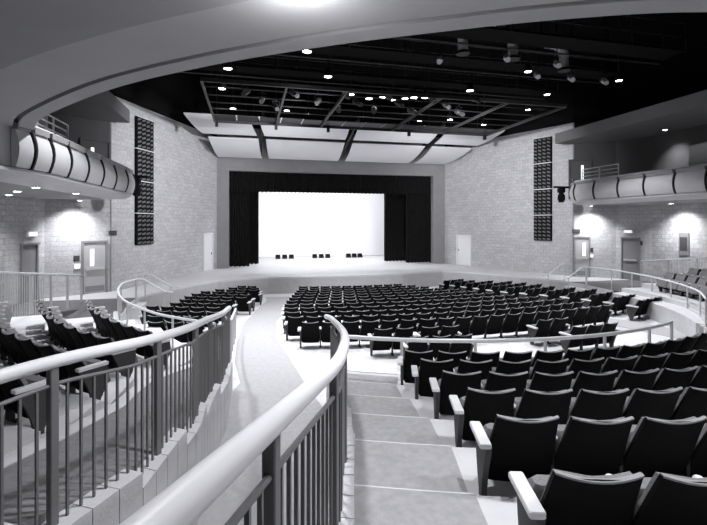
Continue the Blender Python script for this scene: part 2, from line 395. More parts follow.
# proscenium face with its opening
OX0, OX1, OZ = -7.2, 7.15, 6.38
pm = MB(); pm.box(-9.5, OX0, YP, YP+0.45, 0, 9.2); pm.box(OX1, 9.5, YP, YP+0.45, 0, 9.2); pm.box(OX0, OX1, YP, YP+0.45, OZ, 9.2)
me = pm.mesh('wall_proscenium', M_PROS); uvwall(me, (-9, YP), (9, YP)); struct(link('wall_proscenium', me))
struct(MB().box(-14, 14, 40.2, 40.5, 0, 12).build('wall_stage_back', M_BLACK))
struct(MB().box(-14.2, -13.9, 30.2, 40.5, 0, 12).build('wall_stage_left', M_BLACK)); struct(MB().box(13.9, 14.2, 30.2, 40.5, 0, 12).build('wall_stage_right', M_BLACK))
struct(MB().box(-14.6, 14.4, -5.3, 40.5, 12.0, 12.2).build('ceiling', M_BLACK))
# black upper bulkheads above the splayed walls
for s, a, b in ((1, SPL_A, SPL_B), (-1, SPR_A, SPR_B)):
    wall('wall_upper_%s' % ('left' if s > 0 else 'right'), a, b, 8.5, 12, M_BLACK, 0.3, s)
struct(MB().box(-9.5, 9.5, YP+0.02, YP+0.4, 9.2, 12).build('wall_upper_proscenium', M_BLACK))
# soffits above the side boxes
for s in (1, -1):
    x0, x1 = (-14.3, -11.0) if s > 0 else (10.4, 13.75)
    struct(MB().prism([(x0, 4), (x1, 4), (x1, 20.9), (x0, 20.9)], 7.3, 7.85).build('ceiling_side_'+('left' if s > 0 else 'right'), M_UPSOF))

# ------------------------------------------------------------------ curtains and stage dressing
def pleated(x0, x1, y, z0, z1, pitch=0.16, amp=0.05):
    n = max(4, int((x1-x0)/pitch*4)); rows = []
    mb = MB()
    for zi in (z0, z1):
        rows.append([(lerp(x0, x1, i/n), y+amp*math.sin(i*PI/2+0.4)*(1 if zi == z0 else 0.7), zi+(0.02*math.sin(i*0.9) if zi == z0 else 0)) for i in range(n+1)])
    back = [[(a, b+0.03, c) for a, b, c in r] for r in rows]
    ring = [rows[0], rows[1], back[1], back[0], rows[0]]
    return mb.loft(ring, closed=False)
for lab, a in (('black pleated valance across the top of the stage opening', (-7.5, 7.5, 30.36, 5.05, 6.9)),):
    tag(pleated(*a).build('stage_valance', M_CURTAIN, smooth=True), lab, 'curtain', 'stage curtains')
for lab, a in (('black leg curtain at the far left edge of the stage opening', (-7.6, -5.9, 30.6, 0.03, 6.6)),
               ('second black leg curtain on the left, beside the white backdrop', (-6.5, -5.25, 32.2, 0.03, 6.6)),
               ('broad black leg curtain at the far right edge of the stage opening', (5.3, 7.6, 30.6, 0.03, 6.6)),
               ('inner black leg curtain on the right, beside the white backdrop', (4.15, 6.2, 32.2, 0.03, 6.6))):
    tag(pleated(*a).build('leg_curtain', M_CURTAIN, smooth=True), lab, 'curtain', 'stage curtains')
tag(MB().box(-9, 9, 38.6, 38.64, 0.02, 8.5).build('cyclorama', M_CYC), 'brightly lit white backdrop cloth at the rear of the stage', 'backdrop')
cl = (('left', (-3.6, -3.05, -2.5)), ('middle', (-0.55, 0.0, 0.55)), ('right', (2.35, 2.85, 3.35)))
for nm, xs in cl:
    for i, x in enumerate(xs):
        r = empty('stage_monitor', (x, 36.6, 0.0))
        b = MB(); b.loft([[(-0.2, -0.14, 0), (0.2, -0.14, 0), (0.2, 0.16, 0), (-0.2, 0.16, 0)], [(-0.2, -0.14, 0.12), (0.2, -0.14, 0.12), (0.2, 0.16, 0.12), (-0.2, 0.16, 0.12)], [(-0.19, 0.02, 0.34), (0.19, 0.02, 0.34), (0.19, 0.16, 0.34), (-0.19, 0.16, 0.34)]], caps=True)
        b.build('case', M_DARKMETAL, r)
        g = MB().quad((-0.17, -0.145, 0.125), (0.17, -0.145, 0.125), (0.17, 0.008, 0.33), (-0.17, 0.008, 0.33)); g.build('grille', M_BLACK, r)
        tag(r, 'small black box on the stage floor, %s of the %s trio' % (('left', 'centre', 'right')[i], nm), 'stage light', 'black boxes in front of the backdrop')

# ------------------------------------------------------------------ ceiling reflectors
def reflector(x0, x1, e0, e1, ya, za, yb, zb, sag, label):
    mb = MB(); n = 8; rings = []
    for i in range(n+1):
        t = i/n; y = lerp(ya, yb, t); z = lerp(za, zb, t)-sag*4*t*(1-t)
        a = lerp(x0, e0, t); b = lerp(x1, e1, t)
        rings.append([(a, y, z), (b, y, z), (b, y, z+0.06), (a, y, z+0.06)])
    root = empty('acoustic_reflector', (0, 0, 0)); mb.loft(rings, caps=True).build('panel', M_REFL, root, smooth=True)
    for xx in (lerp(x0, x1, 0.2), lerp(x0, x1, 0.8)): MB().tube([(xx, (ya+yb)/2, (za+zb)/2-sag+0.05), (xx, (ya+yb)/2, 12.0)], 0.012, 5).build('hanger', M_DARKMETAL, root)
    tag(root, label, 'ceiling panel', 'white acoustic reflectors above the stage opening')
xs_a = [(-7.85, -5.1), (-4.65, 0.0), (0.5, 5.1), (5.6, 7.9)]; xs_b = [(-8.2, -5.4), (-4.95, -0.2), (0.3, 5.1), (5.6, 8.4)]
xs_c = [(-8.5, -5.5), (-5.05, -0.25), (0.25, 5.15), (5.6, 8.6)]; xs_d = [(-9.2, -5.95), (-5.45, -0.4), (0.1, 5.1), (5.55, 9.2)]
nm = ['leftmost', 'second from left', 'third from left', 'rightmost']
for i in range(4):
    reflector(*xs_a[i], *xs_b[i], 29.6, 7.2, 26.5, 7.86, 0.12, 'white curved ceiling reflector next to the stage opening, '+nm[i])
    reflector(*xs_c[i], *xs_d[i], 26.1, 8.0, 23.9, 8.55, 0.08, 'white ceiling reflector in the row nearer the audience, '+nm[i])
for x in (-5.2, 0.1, 5.3):
    rb = MB().bar((x, 29.5, 7.45), (x, 24.0, 8.85), 0.14, 0.2); tag(rb.build('support_beam', M_DARKMETAL), 'dark beam in the gap between white reflectors, %s' % {-5.2: 'left gap', 0.1: 'middle gap', 5.3: 'right gap'}[x], 'beam')

# ------------------------------------------------------------------ lighting grid and catwalks
GX0, GX1, GY0, GY1, GZ = -7.6, 7.35, 16.3, 22.8, 8.0
g = empty('lighting_grid', (0, 0, 0))
for y in (GY0, GY1): MB().bar((GX0, y, GZ), (GX1, y, GZ), 0.08, 0.14).build('edge_beam', M_MIDMETAL, g)
for x in (GX0, -4.6, -2.3, 1.6, 4.6, GX1): MB().bar((x, GY0, GZ), (x, GY1, GZ), 0.07, 0.12).build('cross_beam', M_MIDMETAL, g)
for y in (17.4, 18.5, 19.6, 20.7): MB().tube([(GX0, y, GZ+0.1), (GX1, y, GZ+0.1)], 0.03, 6).build('lighting_pipe', M_DARKMETAL, g)
for i in range(14):
    x = lerp(GX0, GX1, (i+0.5)/14); MB().box(x-0.50, x+0.50, 21.7, 22.75, GZ+0.05, GZ+0.09).build('deck_panel', M_MIDMETAL, g)
for x in (-7.5, -4.6, -1.9, 2.6, 7.2):
    MB().box(x-0.07, x+0.07, GY1-0.1, GY1+0.05, GZ-0.28, GZ).build('bracket', M_DARKMETAL, g)
    MB().tube([(x, GY1, GZ), (x, GY1, 11.9)], 0.02, 5).build('hanger', M_DARKMETAL, g)
tag(g, 'dark metal lighting grid hung in front of the white reflectors', 'lighting grid')
def catwalk(y, z, x0, x1, label):
    c = empty('catwalk', (0, 0, 0))
    MB().box(x0, x1, y-0.45, y+0.45, z, z+0.06).build('deck', M_BLACK, c)
    for s in (-0.45, 0.45):
        for h in (0.5, 1.0): MB().tube([(x0, y+s, z+h), (x1, y+s, z+h)], 0.025, 6).build('guard_rail', M_MIDMETAL, c)
        for i in range(9):
            x = lerp(x0, x1, i/8); MB().tube([(x, y+s, z), (x, y+s, z+1.0)], 0.02, 5).build('post', M_MIDMETAL, c)
    MB().tube([(x0, y+0.6, z-0.1), (x1, y+0.6, z-0.1)], 0.03, 6).build('lighting_pipe', M_MIDMETAL, c)
    for i in range(5):
        x = lerp(x0, x1, (i+0.5)/5); MB().tube([(x, y, z), (x, y, 11.95)], 0.02, 5).build('hanger', M_DARKMETAL, c)
    tag(c, label, 'catwalk')
catwalk(13.2, 9.2, -9.5, 9.5, 'dark catwalk with pipe rails in the ceiling nearest the balcony')
catwalk(16.2, 9.4, -9.5, 9.5, 'dark catwalk behind the near edge of the lighting grid')
catwalk(20.0, 9.7, -9.5, 9.5, 'dark catwalk high above the middle of the lighting grid')

# round house lamps seen in the dark ceiling
def lamp(px, py, z, label, r=0.17):
    p = ray(px, py, z=z); t = empty('ceiling_lamp', p)
    ring = lambda rr, zz: [(rr*math.cos(2*PI*i/14), rr*math.sin(2*PI*i/14), zz) for i in range(14)]
    MB().loft([ring(r*1.08, 0.0), ring(r*1.1, 0.05), ring(r*0.8, 0.32), ring(r*0.3, 0.40)], caps=False).build('housing', M_DARKMETAL, t, smooth=True)
    mb = MB(); mb.v = ring(r, 0.02); mb.f = [tuple(range(14))]; mb.build('lens', M_LAMP, t)
    MB().tube([(0, 0, 0.38), (0, 0, 11.98-z)], 0.015, 5).build('stem', M_DARKMETAL, t)
    tag(t, label, 'ceiling lamp', 'round lamps in the dark ceiling')
LAMPS = [(307, 52, 'just below the white balcony edge'), (228, 69, 'above the left corner of the lighting grid'), (222, 89, 'upper of the two at the left end of the grid'), (233, 109, 'lower of the two at the left end of the grid'),
         (328, 77, 'alone above the middle of the grid'), (351, 95, 'left end of the bright row on the grid'), (369, 99, 'second in the bright row on the grid'), (382, 98, 'third in the bright row on the grid'), (393, 100, 'fourth in the bright row on the grid'),
         (405, 99, 'fifth in the bright row on the grid'), (414, 98, 'sixth in the bright row on the grid'), (425, 98, 'right end of the bright row on the grid'), (287, 111, 'left of the pair low on the grid'), (308, 114, 'right of the pair low on the grid'),
         (420, 121, 'low over the reflector gap right of centre'), (450, 120, 'low over the right reflectors'), (484, 125, 'at the right end of the grid'), (470, 91, 'right of the bright row'), (528, 72, 'between the pale duct elbows'), (547, 95, 'below the pale duct elbows'), (528, 110, 'above the right block wall'),
         (619, 81, 'alone in the black ceiling on the right'), (611, 120, 'above the corner of the right box'), (648, 110, 'middle of three above the right box'), (693, 97, 'rightmost, above the right box')]
for x, y, l in LAMPS: lamp(x, y, 8.9 if y < 118 else 8.6, 'small bright round lamp '+l, 0.15 if x < 500 else 0.13)
# theatre spotlights clamped to the pipes
def stage_light(px, py, z, rz, label, m=None, up=0.40):
    p = ray(px, py, z=z); t = empty('spotlight', p, rz)
    ring = lambda rr, y, n=10: [(rr*math.cos(2*PI*i/n), y, rr*math.sin(2*PI*i/n)) for i in range(n)]
    a = -0.5
    def rot(rg): return [(x, y*math.cos(a)-zz*math.sin(a), y*math.sin(a)+zz*math.cos(a)) for x, y, zz in rg]
    MB().loft([rot(ring(0.06, -0.3)), rot(ring(0.12, -0.24)), rot(ring(0.12, 0.05)), rot(ring(0.09, 0.08)), rot(ring(0.10, 0.38))], caps=True).build('barrel', m or M_MIDMETAL, t, smooth=True)
    MB().tube([(-0.14, 0, 0), (-0.14, 0, 0.25), (0.14, 0, 0.25), (0.14, 0, 0)], 0.015, 5).build('yoke', M_DARKMETAL, t)
    MB().tube([(0, 0, 0.25), (0, 0, up)], 0.02, 5).build('clamp', M_DARKMETAL, t)
    tag(t, label, 'spotlight', 'spotlights on the ceiling pipes')
k = 0
for i, px in enumerate((246, 262, 276, 294, 318, 338, 346, 357, 374, 388, 399, 412, 431, 446, 459, 474)):
    py = 92+(px-246)*0.03+(i % 3)*7
    stage_light(px, py, 8.05, PI+0.2*(i % 4)-0.3, 'small dark spotlight on the lighting grid, number %s from the left' % ('one two three four five six seven eight nine ten eleven twelve thirteen fourteen fifteen sixteen'.split()[i]))
for px, py, lb in ((507, 58, 'left of the middle duct elbow'), (537, 75, 'below the middle duct elbow'), (557, 64, 'beside the rightmost duct elbow'), (571, 78, 'under the rightmost duct elbow'), (604, 81, 'alone to the right of the duct elbows'), (440, 60, 'in the dark left of the duct elbows')):
    stage_light(px, py, 9.0, PI-0.5, 'pale barrel added for a ceiling lamp reflection, '+lb, M_METAL, 2.9)  # pale barrels added to stand for small reflections of the lamps
# pale duct elbows in the ceiling
for j, (px, py) in enumerate(((463, 42), (513, 48), (564, 60))):
    p = ray(px, py, z=9.6)
    d = empty('duct', p)
    MB().tube([(0, 0, -0.35), (0, 0, 0.15), (-0.08, 0.02, 0.45), (-0.3, 0.1, 0.65), (-0.7, 0.2, 0.7)], [0.2, 0.2, 0.2, 0.2, 0.2], 12).build('elbow', M_METAL, d, smooth=True)
    MB().tube([(0, 0, -0.45), (0, 0, -0.35)], [0.26, 0.22], 12).build('collar', M_DARKMETAL, d); MB().tube([(0, 0, 0.2), (0, 0, 2.4)], 0.02, 5).build('hanger', M_DARKMETAL, d)
    tag(d, 'pale duct elbow in the dark ceiling, %s of three' % ('leftmost', 'middle', 'rightmost')[j], 'duct')

# ------------------------------------------------------------------ rear balcony ring overhead
LIP = [(-11.3, 13.6), (-10.85, 11.9), (-10.3, 10.4), (-9.58, 9.1), (-7.97, 7.1), (-6.58, 5.82), (-5.29, 4.88), (-4.25, 4.25), (-3.11, 3.65), (-1.9, 3.2), (-0.3, 3.0)]
LIP = LIP+[mirror(p) for p in LIP[-2::-1]]
lip = catmull([(a, b, 0) for a, b in LIP], 6)
def offs(path, o):
    out = []
    for i, p in enumerate(path):
        t = (path[min(i+1, len(path)-1)]-path[max(i-1, 0)]).normalized(); n = Vector((t.y, -t.x, 0)); out.append(p+n*o)
    return out
# path runs left -> right behind the audience; outward (towards the back wall) is to its right
prof = [(0.0, 5.9), (-0.02, 5.0), (0.0, 4.90), (0.26, 4.90), (0.27, 5.08), (0.34, 5.08), (0.35, 4.90), (1.30, 4.86)]
rings = []
for o, z in prof: rings.append([tuple(p+Vector((0, 0, z))) for p in offs(lip, o)])
ring_root = struct(empty('ceiling_balcony'))
MB().loft(rings, closed=False).build('balcony_edge', M_RING, ring_root, smooth=True)
rings = []
for o, z in [(1.30, 4.86), (1.32, 4.80), (3.0, 4.55), (5.5, 4.3), (9.5, 4.2)]:
    rings.append([(max(-14.4, min(13.8, q.x)), max(-5.0, q.y), z) for q in offs(lip, o)])
MB().loft(rings, closed=False).build('soffit', M_SOFFIT, ring_root, smooth=True)
MB().prism([tuple(p[:2]) for p in lip]+[(13.8, 13.6), (13.8, -5), (-14.4, -5), (-14.4, 13.6)], 5.85, 5.95).build('deck', M_SOFFIT, ring_root)

def ring_light(i, o, label, watts):
    p = offs(lip, o)[i]; t = empty('soffit_light', (p.x, p.y, 4.875))
    rg = lambda rr, z: [(rr*math.cos(2*PI*k/16), rr*math.sin(2*PI*k/16), z) for k in range(16)]
    MB().loft([rg(0.15, 0.0), rg(0.15, -0.03), rg(0.12, -0.04)]).build('trim_ring', M_METAL, t, smooth=True)
    MB().loft([rg(0.12, -0.03), rg(0.11, -0.07), rg(0.07, -0.10), rg(0.02, -0.11)], caps=True).build('lens', M_LAMP, t, smooth=True)
    tag(t, label, 'ceiling lamp', 'lamps under the rear balcony')
    spot('soffit_beam', (p.x, p.y, 4.74), (p.x, p.y, 0), watts, 150, 0.6, 0.1)
best = min(range(len(lip)), key=lambda i: abs(proj(offs(lip, 0.75)[i]+Vector((0, 0, 4.86)))[0]-318) if proj(offs(lip, 0.75)[i]+Vector((0, 0, 4.86))) else 9e9)
for di, lb, wt in ((0, 'above the near handrail', 300), (9, 'above the rear seats', 300), (18, 'rightmost', 300)):
    ring_light(best+di, 1.22, 'round lamp under the rear balcony edge, '+lb, wt)
p = offs(lip, 1.22)[best]
l = bpy.data.lights.new('soffit_glow', 'POINT'); l.energy = 24; l.color = LIGHTCOL; l.shadow_soft_size = 0.1
q = bpy.data.objects.new('soffit_glow', l); COL.objects.link(q); q.location = (p.x, p.y, 4.5)

# ------------------------------------------------------------------ side boxes (left and right balconies)
def side_box(s, nm):
    BP = [(-13.2, 9.1), (-12.1, 9.1), (-11.2, 9.4), (-10.65, 10.1), (-10.43, 11.1), (-10.4, 12.2), (-10.4, 13.5), (-10.4, 14.85), (-10.4, 16.2), (-10.38, 17.5), (-10.45, 18.6), (-10.75, 19.2), (-11.4, 19.7)]
    if s < 0: BP = [mirror(p) for p in BP]
    path = catmull([(a, b, 0) for a, b in BP], 6)
    sg = 1 if s > 0 else -1
    def off(o): return offs(path, -o*sg)        # positive = towards the outer wall
    root = empty('side_balcony', (0, 0, 0))
    W = (-14.3 if s > 0 else 13.75)
    pr = [(0.10, 4.95), (0.04, 4.92), (0.02, 4.1), (-0.06, 4.06), (-0.07, 4.0), (0.12, 3.90), (0.9, 3.86)]
    MB().loft([[tuple(p+Vector((0, 0, z))) for p in off(o)] for o, z in pr], closed=False).build('fascia', M_PLASTER, root, smooth=True)
    inner = off(0.9)
    MB().loft([[(p.x, p.y, 3.86) for p in inner], [(W, min(max(p.y, 6.5), 20.0), 3.86) for p in inner]], closed=False).build('soffit', M_SOFFIT, root)
    inner = off(0.1)
    MB().loft([[(p.x, p.y, 4.25) for p in inner], [(W, min(max(p.y, 6.5), 20.0), 4.25) for p in inner]], closed=False).build('deck', M_CARPET_D, root)
    # curved pads between dark fins
    L = [0.0]
    for a, b in zip(path, path[1:]): L.append(L[-1]+(b-a).length)
    def at(l):
        for i in range(len(L)-1):
            if l <= L[i+1]:
                t = (l-L[i])/(L[i+1]-L[i]); p = path[i].lerp(path[i+1], t); tn = (path[i+1]-path[i]).normalized(); return p, Vector((tn.y, -tn.x, 0))*sg
        tn = (path[-1]-path[-2]).normalized(); return path[-1], Vector((tn.y, -tn.x, 0))*sg
    l = 3.0; total = L[-1]-0.9
    widths = [0.45, 0.62, 0.95, 1.2, 1.3, 1.3, 1.35, 1.3, 1.25, 1.2, 1.1]; i = 0
    while l < total-0.4 and i < len(widths):
        wd = min(widths[i], total-l); rings = []
        for u in range(5):
            p, n = at(l+0.05+(wd-0.1)*u/4); rg = []
            for v in range(7):
                t = v/6; z = lerp(4.08, 4.84, t); bul = 0.05+0.14*math.sin(PI*(0.12+0.8*t))
                q = p+n*bul; rg.append((q.x, q.y, z))
            for t in (1, 0):
                q = p+n*0.0; rg.append((q.x, q.y, lerp(4.08, 4.84, t)))
            rings.append(rg)
        MB().loft(rings, caps=True).build('pad', M_PAD, root, smooth=True)
        rings = []
        for du in (-0.022, 0.022):
            p, n = at(l+du); rg = []
            for v in range(7):
                t = v/6; q = p+n*(0.075+0.15*math.sin(PI*(0.10+0.82*t))); rg.append((q.x, q.y, lerp(4.06, 4.9, t)))
            rg += [(p.x+n.x*0.01, p.y+n.y*0.01, 4.9), (p.x+n.x*0.01, p.y+n.y*0.01, 4.06)]
            rings.append(rg)
        if i: MB().loft(rings, caps=True).build('fin', M_DARKMETAL, root)
        q0, n0 = at(l+0.06); q1, n1 = at(l+wd-0.06)
        MB().prism([q0+n0*0.02, q1+n1*0.02, q1+n1*0.14, q0+n0*0.14], 4.84, 4.97).build('ledge', M_SOFFIT, root)
        l += wd; i += 1
    MB().tube([p+Vector((0, 0, 5.02)) for p in off(0.05)], 0.045, 8).build('top_rail', M_RAIL, root, smooth=True)
    # pipe rail standing on the ledge
    y0, y1 = (11.6, 13.4) if s > 0 else (16.4, 18.6)
    X = -10.75 if s > 0 else 10.15
    for z in (5.25, 5.42, 5.6): MB().tube([(X, y0, z), (X, y1, z)], 0.022, 6).build('pipe_rail', M_POSTL, root)
    for y in (y0, (y0+y1)/2, y1): MB().tube([(X, y, 4.25), (X, y, 5.6)], 0.028, 6).build('post', M_POSTL, root)
    tag(root, 'side balcony with curved white pads and dark fins on the %s wall' % nm, 'balcony')
    # black moving light on a bracket at the stage end
    p = Vector((-10.5, 19.85, 4.5)) if s > 0 else Vector((9.95, 19.85, 4.45))
    t = empty('moving_light', p)
    MB().box(-0.45, 0.45, -0.05, 0.05, 0.32, 0.42).build('bracket', M_BLACK, t)
    MB().cbox(-0.16, 0.16, -0.14, 0.14, 0.08, 0.32, 0.03).build('base', M_BLACK, t)
    rg = lambda rr, z: [(rr*math.cos(2*PI*i/12), rr*math.sin(2*PI*i/12), z) for i in range(12)]
    MB().loft([rg(0.10, 0.08), rg(0.17, -0.05), rg(0.19, -0.25), rg(0.12, -0.42)], caps=True).build('head', M_BLACK, t, smooth=True)
    tag(t, 'black moving spotlight on a bracket at the stage end of the %s balcony' % nm, 'spotlight')
side_box(1, 'left'); side_box(-1, 'right')

# ------------------------------------------------------------------ loudspeaker grilles on the splayed walls
def wall_frame(a, b, x, z):
    """empty on the wall a->b at distance x from a: local +X along a->b, +Y out of the wall into the hall"""
    a = Vector(a); b = Vector(b); t = (b-a).normalized(); p = a+t*x
    return p, math.atan2(t.y, t.x)
def grille(root, x0, x1, z0, z1, sy):
    MB().box(x0, x1, min(0, sy*0.12), max(0, sy*0.12), z0, z1).build('cabinet', M_BLACK, root)
    mb = MB(); n, m = 4, 7
    for i in range(n):
        for j in range(m):
            cx = lerp(x0, x1, (i+0.5)/n); cz = lerp(z0, z1, (j+0.5)/m); d = 0.075
            mb.quad((cx-d, sy*0.125, cz-d*1.1), (cx+d, sy*0.20, cz-d*0.4), (cx+d, sy*0.20, cz+d*0.9), (cx-d, sy*0.125, cz+d*0.2))
    mb.build('baffle_blades', M_BLADE, root)['kind'] = 'stuff'
for s, nm, a, b in ((1, 'left', SPL_A, SPL_B), (-1, 'right', SPR_A, SPR_B)):
    x0, gw = (1.55, 1.28) if s > 0 else (1.25, 1.12)
    for j in range(4):
        p, rz = wall_frame(a, b, x0, 0); r = empty('speaker_grille', (p.x, p.y, 1.92+j*1.515), rz)
        sy = -1 if s > 0 else 1
        grille(r, 0, gw, 0.0, 1.47, sy)
        MB().box(-0.01, gw+0.01, min(0, sy*0.14), max(0, sy*0.14), 1.47, 1.515).build('joint_strip', M_PLASTER, r)
        tag(r, 'black square acoustic grille on the %s block wall, %s of the stack' % (nm, ('lowest', 'second from bottom', 'third from bottom', 'topmost')[j]), 'speaker', 'wall grilles')

# ------------------------------------------------------------------ doors, signs, switches
DN = [0]
def door(a, b, px_mid, w, s, style, z=0.0, h=2.13, open_ang=0.0):
    # find the distance along the wall that projects to px_mid
    best = None; A = Vector(a); B = Vector(b); Ln = (B-A).length
    for i in range(400):
        x = Ln*i/400; q = A+(B-A)*(x/Ln); pr_ = proj((q.x, q.y, z+1))
        if pr_ and (best is None or abs(pr_[0]-px_mid) < best[0]): best = (abs(pr_[0]-px_mid), x)
    p, rz = wall_frame(a, b, best[1], 0); sy = -1 if s > 0 else 1
    DN[0] += 1
    r = struct(empty('door_%d' % DN[0], (p.x, p.y, z), rz))
    Y = lambda u, v: (min(sy*u, sy*v), max(sy*u, sy*v))
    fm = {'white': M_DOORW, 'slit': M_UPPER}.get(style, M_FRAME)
    MB().box(-w/2-0.07, -w/2, *Y(-0.02, 0.09), 0, h+0.07).build('door_frame', fm, r); MB().box(w/2, w/2+0.07, *Y(-0.02, 0.09), 0, h+0.07).build('door_frame', fm, r)
    MB().box(-w/2, w/2, *Y(-0.02, 0.09), h, h+0.07).build('door_frame', fm, r)
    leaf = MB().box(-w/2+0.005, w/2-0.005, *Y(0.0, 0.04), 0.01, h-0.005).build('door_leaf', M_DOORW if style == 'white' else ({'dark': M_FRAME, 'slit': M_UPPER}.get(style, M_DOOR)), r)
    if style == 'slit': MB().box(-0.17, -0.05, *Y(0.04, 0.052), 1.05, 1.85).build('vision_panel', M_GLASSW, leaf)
    if style in ('panic', 'dark'):
        if style == 'panic':
            MB().box(-0.17, -0.03, *Y(0.04, 0.052), 1.15, 1.85).build('vision_panel', M_GLASSW, leaf)
            MB().box(-w/2+0.06, w/2-0.06, *Y(0.04, 0.05), 0.08, 0.32).build('kick_plate', M_FRAME, leaf)
        MB().box(-w/2+0.08, w/2-0.06, *Y(0.05, 0.11), 0.98, 1.08).build('push_bar', M_METAL, leaf)
    else:
        MB().box(w/2-0.14, w/2-0.10, *Y(0.04, 0.10), 0.98, 1.10).build('handle', M_FRAME, leaf)
    if style == 'dark': MB().box(-w/2-0.07, w/2+0.07, *Y(0.09, 0.16), h, h+0.07).build('head_trim', M_FRAME, r)
    return p, rz, sy
def on_wall(a, b, px, py, w, h, t, m, s, name, label, cat, dz=0):
    A = Vector(a); B = Vector(b); Ln = (B-A).length; best = None
    for i in range(400):
        x = Ln*i/400; q = A+(B-A)*(x/Ln); pr_ = proj((q.x, q.y, 2))
        if pr_ and (best is None or abs(pr_[0]-px) < best[0]): best = (abs(pr_[0]-px), x, pr_[2])
    p, rz = wall_frame(a, b, best[1], 0); z = CAM.z+(HOR-py)/FPX*best[2]; sy = -1 if s > 0 else 1
    r = empty(name, (p.x, p.y, z), rz)
    y0, y1 = min(0, sy*t), max(0, sy*t)
    MB().cbox(-w/2, w/2, y0, y1, -h/2, h/2, min(0.012, t/3)).build('body', m, r)
    MB().box(-w*0.36, w*0.36, min(sy*t, sy*(t+0.008)), max(sy*t, sy*(t+0.008)), -h*0.3, h*0.3).build('face', M_SIGNW if m is M_DOORW else M_PANEL, r)
    tag(r, label, cat)
door(CL, SPL_A, 94.5, 0.84, 1, 'panic'); door(DL, CL, 28.5, 0.62, 1, 'dark')
door(SPL_A, SPL_B, 207.5, 1.0, 1, 'white', h=2.25); door(CR, SPR_A, 582, 0.66, -1, 'panic'); door(DR, CR, 631, 0.80, -1, 'dark'); door(SPR_A, SPR_B, 464, 1.15, -1, 'white', h=2.05)
on_wall(CL, SPL_A, 76.5, 258.5, 0.22, 0.22, 0.03, M_SIGN, 1, 'wall_sign', 'small dark square sign left of the left exit door', 'sign')
on_wall(CL, SPL_A, 77, 266.5, 0.24, 0.22, 0.05, M_DOORW, 1, 'wall_switch', 'pale switch box under the dark sign by the left door', 'switch box')
on_wall(SPL_A, SPL_B, 112, 233, 0.42, 0.2, 0.08, M_SIGN, 1, 'exit_sign', 'dark exit sign on the left wall right of the exit door', 'sign')
on_wall(DL, CL, 29.5, 234, 0.5, 0.22, 0.14, M_DOORW, 1, 'emergency_light', 'white lit sign above the dark left doorway', 'sign')
on_wall(CR, SPR_A, 576, 231, 0.4, 0.2, 0.08, M_SIGN, -1, 'exit_sign', 'dark exit sign above the right exit door', 'sign')
on_wall(CR, SPR_A, 591, 250, 0.22, 0.22, 0.03, M_SIGN, -1, 'wall_sign', 'small dark square sign right of the right exit door', 'sign')
on_wall(CR, SPR_A, 591, 256, 0.24, 0.2, 0.05, M_DOORW, -1, 'wall_switch', 'pale switch box under the dark sign by the right door', 'switch box')
on_wall(DR, CR, 629.5, 231.5, 0.5, 0.18, 0.14, M_DOORW, -1, 'emergency_light', 'white lit sign above the dark right doorway', 'sign')
on_wall(DR, CR, 641, 243, 0.16, 0.2, 0.06, M_SIGN, -1, 'door_alarm', 'small dark alarm box beside the dark right doorway', 'alarm')
on_wall(ER2, DR, 684, 244, 0.5, 1.05, 0.05, M_FRAME, -1, 'wall_panel', 'grey upright panel on the rough right wall', 'panel')
# upper doorway with a lit slit behind each side balcony
for s, a, b, px, nm in ((1, CL, SPL_A, 91, 'left'), (-1, CR, SPR_A, 574, 'right')):
    door(a, b, px+4 if s > 0 else px+6, 1.0, s, 'slit', z=4.26)

# downlights under the side balconies and above them: real cans that make the scallops on the walls
def can(loc, label, watts, aim, angle=70):
    t = empty('downlight', loc)
    rg = lambda rr, z: [(rr*math.cos(2*PI*i/12), rr*math.sin(2*PI*i/12), z) for i in range(12)]
    MB().loft([rg(0.11, 0.03), rg(0.12, -0.015), rg(0.085, -0.02)], closed=True).build('trim_ring', M_PLASTER, t)
    mb = MB(); mb.v = rg(0.085, -0.02); mb.f = [tuple(range(12))]; mb.build('lens', M_LAMP, t)
    tag(t, label, 'downlight', 'recessed downlights')
    spot('downlight_beam', (loc[0], loc[1], loc[2]-0.05), aim, watts, angle, 1.0, 0.08)
def near_wall(a, b, u, off, s):
    A = Vector(a); B = Vector(b); t = (B-A).normalized(); n = Vector((t.y, -t.x))*(1 if s > 0 else -1); return A+(B-A)*u+n*off
for s, a, b, u, nm in ((1, CL, SPL_A, 0.42, 'left'), (-1, CR, SPR_A, 0.62, 'right')):
    p = near_wall(a, b, u, 0.8, s); q = near_wall(a, b, u, -0.1, s)
    can((p.x, p.y, 3.855), 'recessed downlight under the %s balcony by the exit door' % nm, 560, (q.x, q.y, 0.6), 115)
for s, nm in ((1, 'left'), (-1, 'right')):
    for j, y in enumerate((16.2, 12.5)):
        x = -13.4 if s > 0 else 12.85
        can((x, y, 3.855), 'recessed downlight under the %s balcony along the rough wall, %s' % (nm, ('nearer the stage', 'nearer the seats')[j]), 650, (x-s*0.5, y, 0.6), 125)
        can((x, y+0.3, 7.29), 'recessed downlight above the %s balcony, %s' % (nm, ('nearer the stage', 'nearer the seats')[j]), 10 if s > 0 else 420, (x-s*0.6, y+0.3, 4.4), 95)
for j, (px, py) in enumerate(((36, 187), (17, 191), (76, 193))):
    q = ray(px, py, z=3.855); can((q.x, q.y, 3.855), 'flush downlight in the left balcony underside, %s' % ('largest', 'leftmost', 'rightmost')[j], 40, (q.x, q.y, 0), 90)

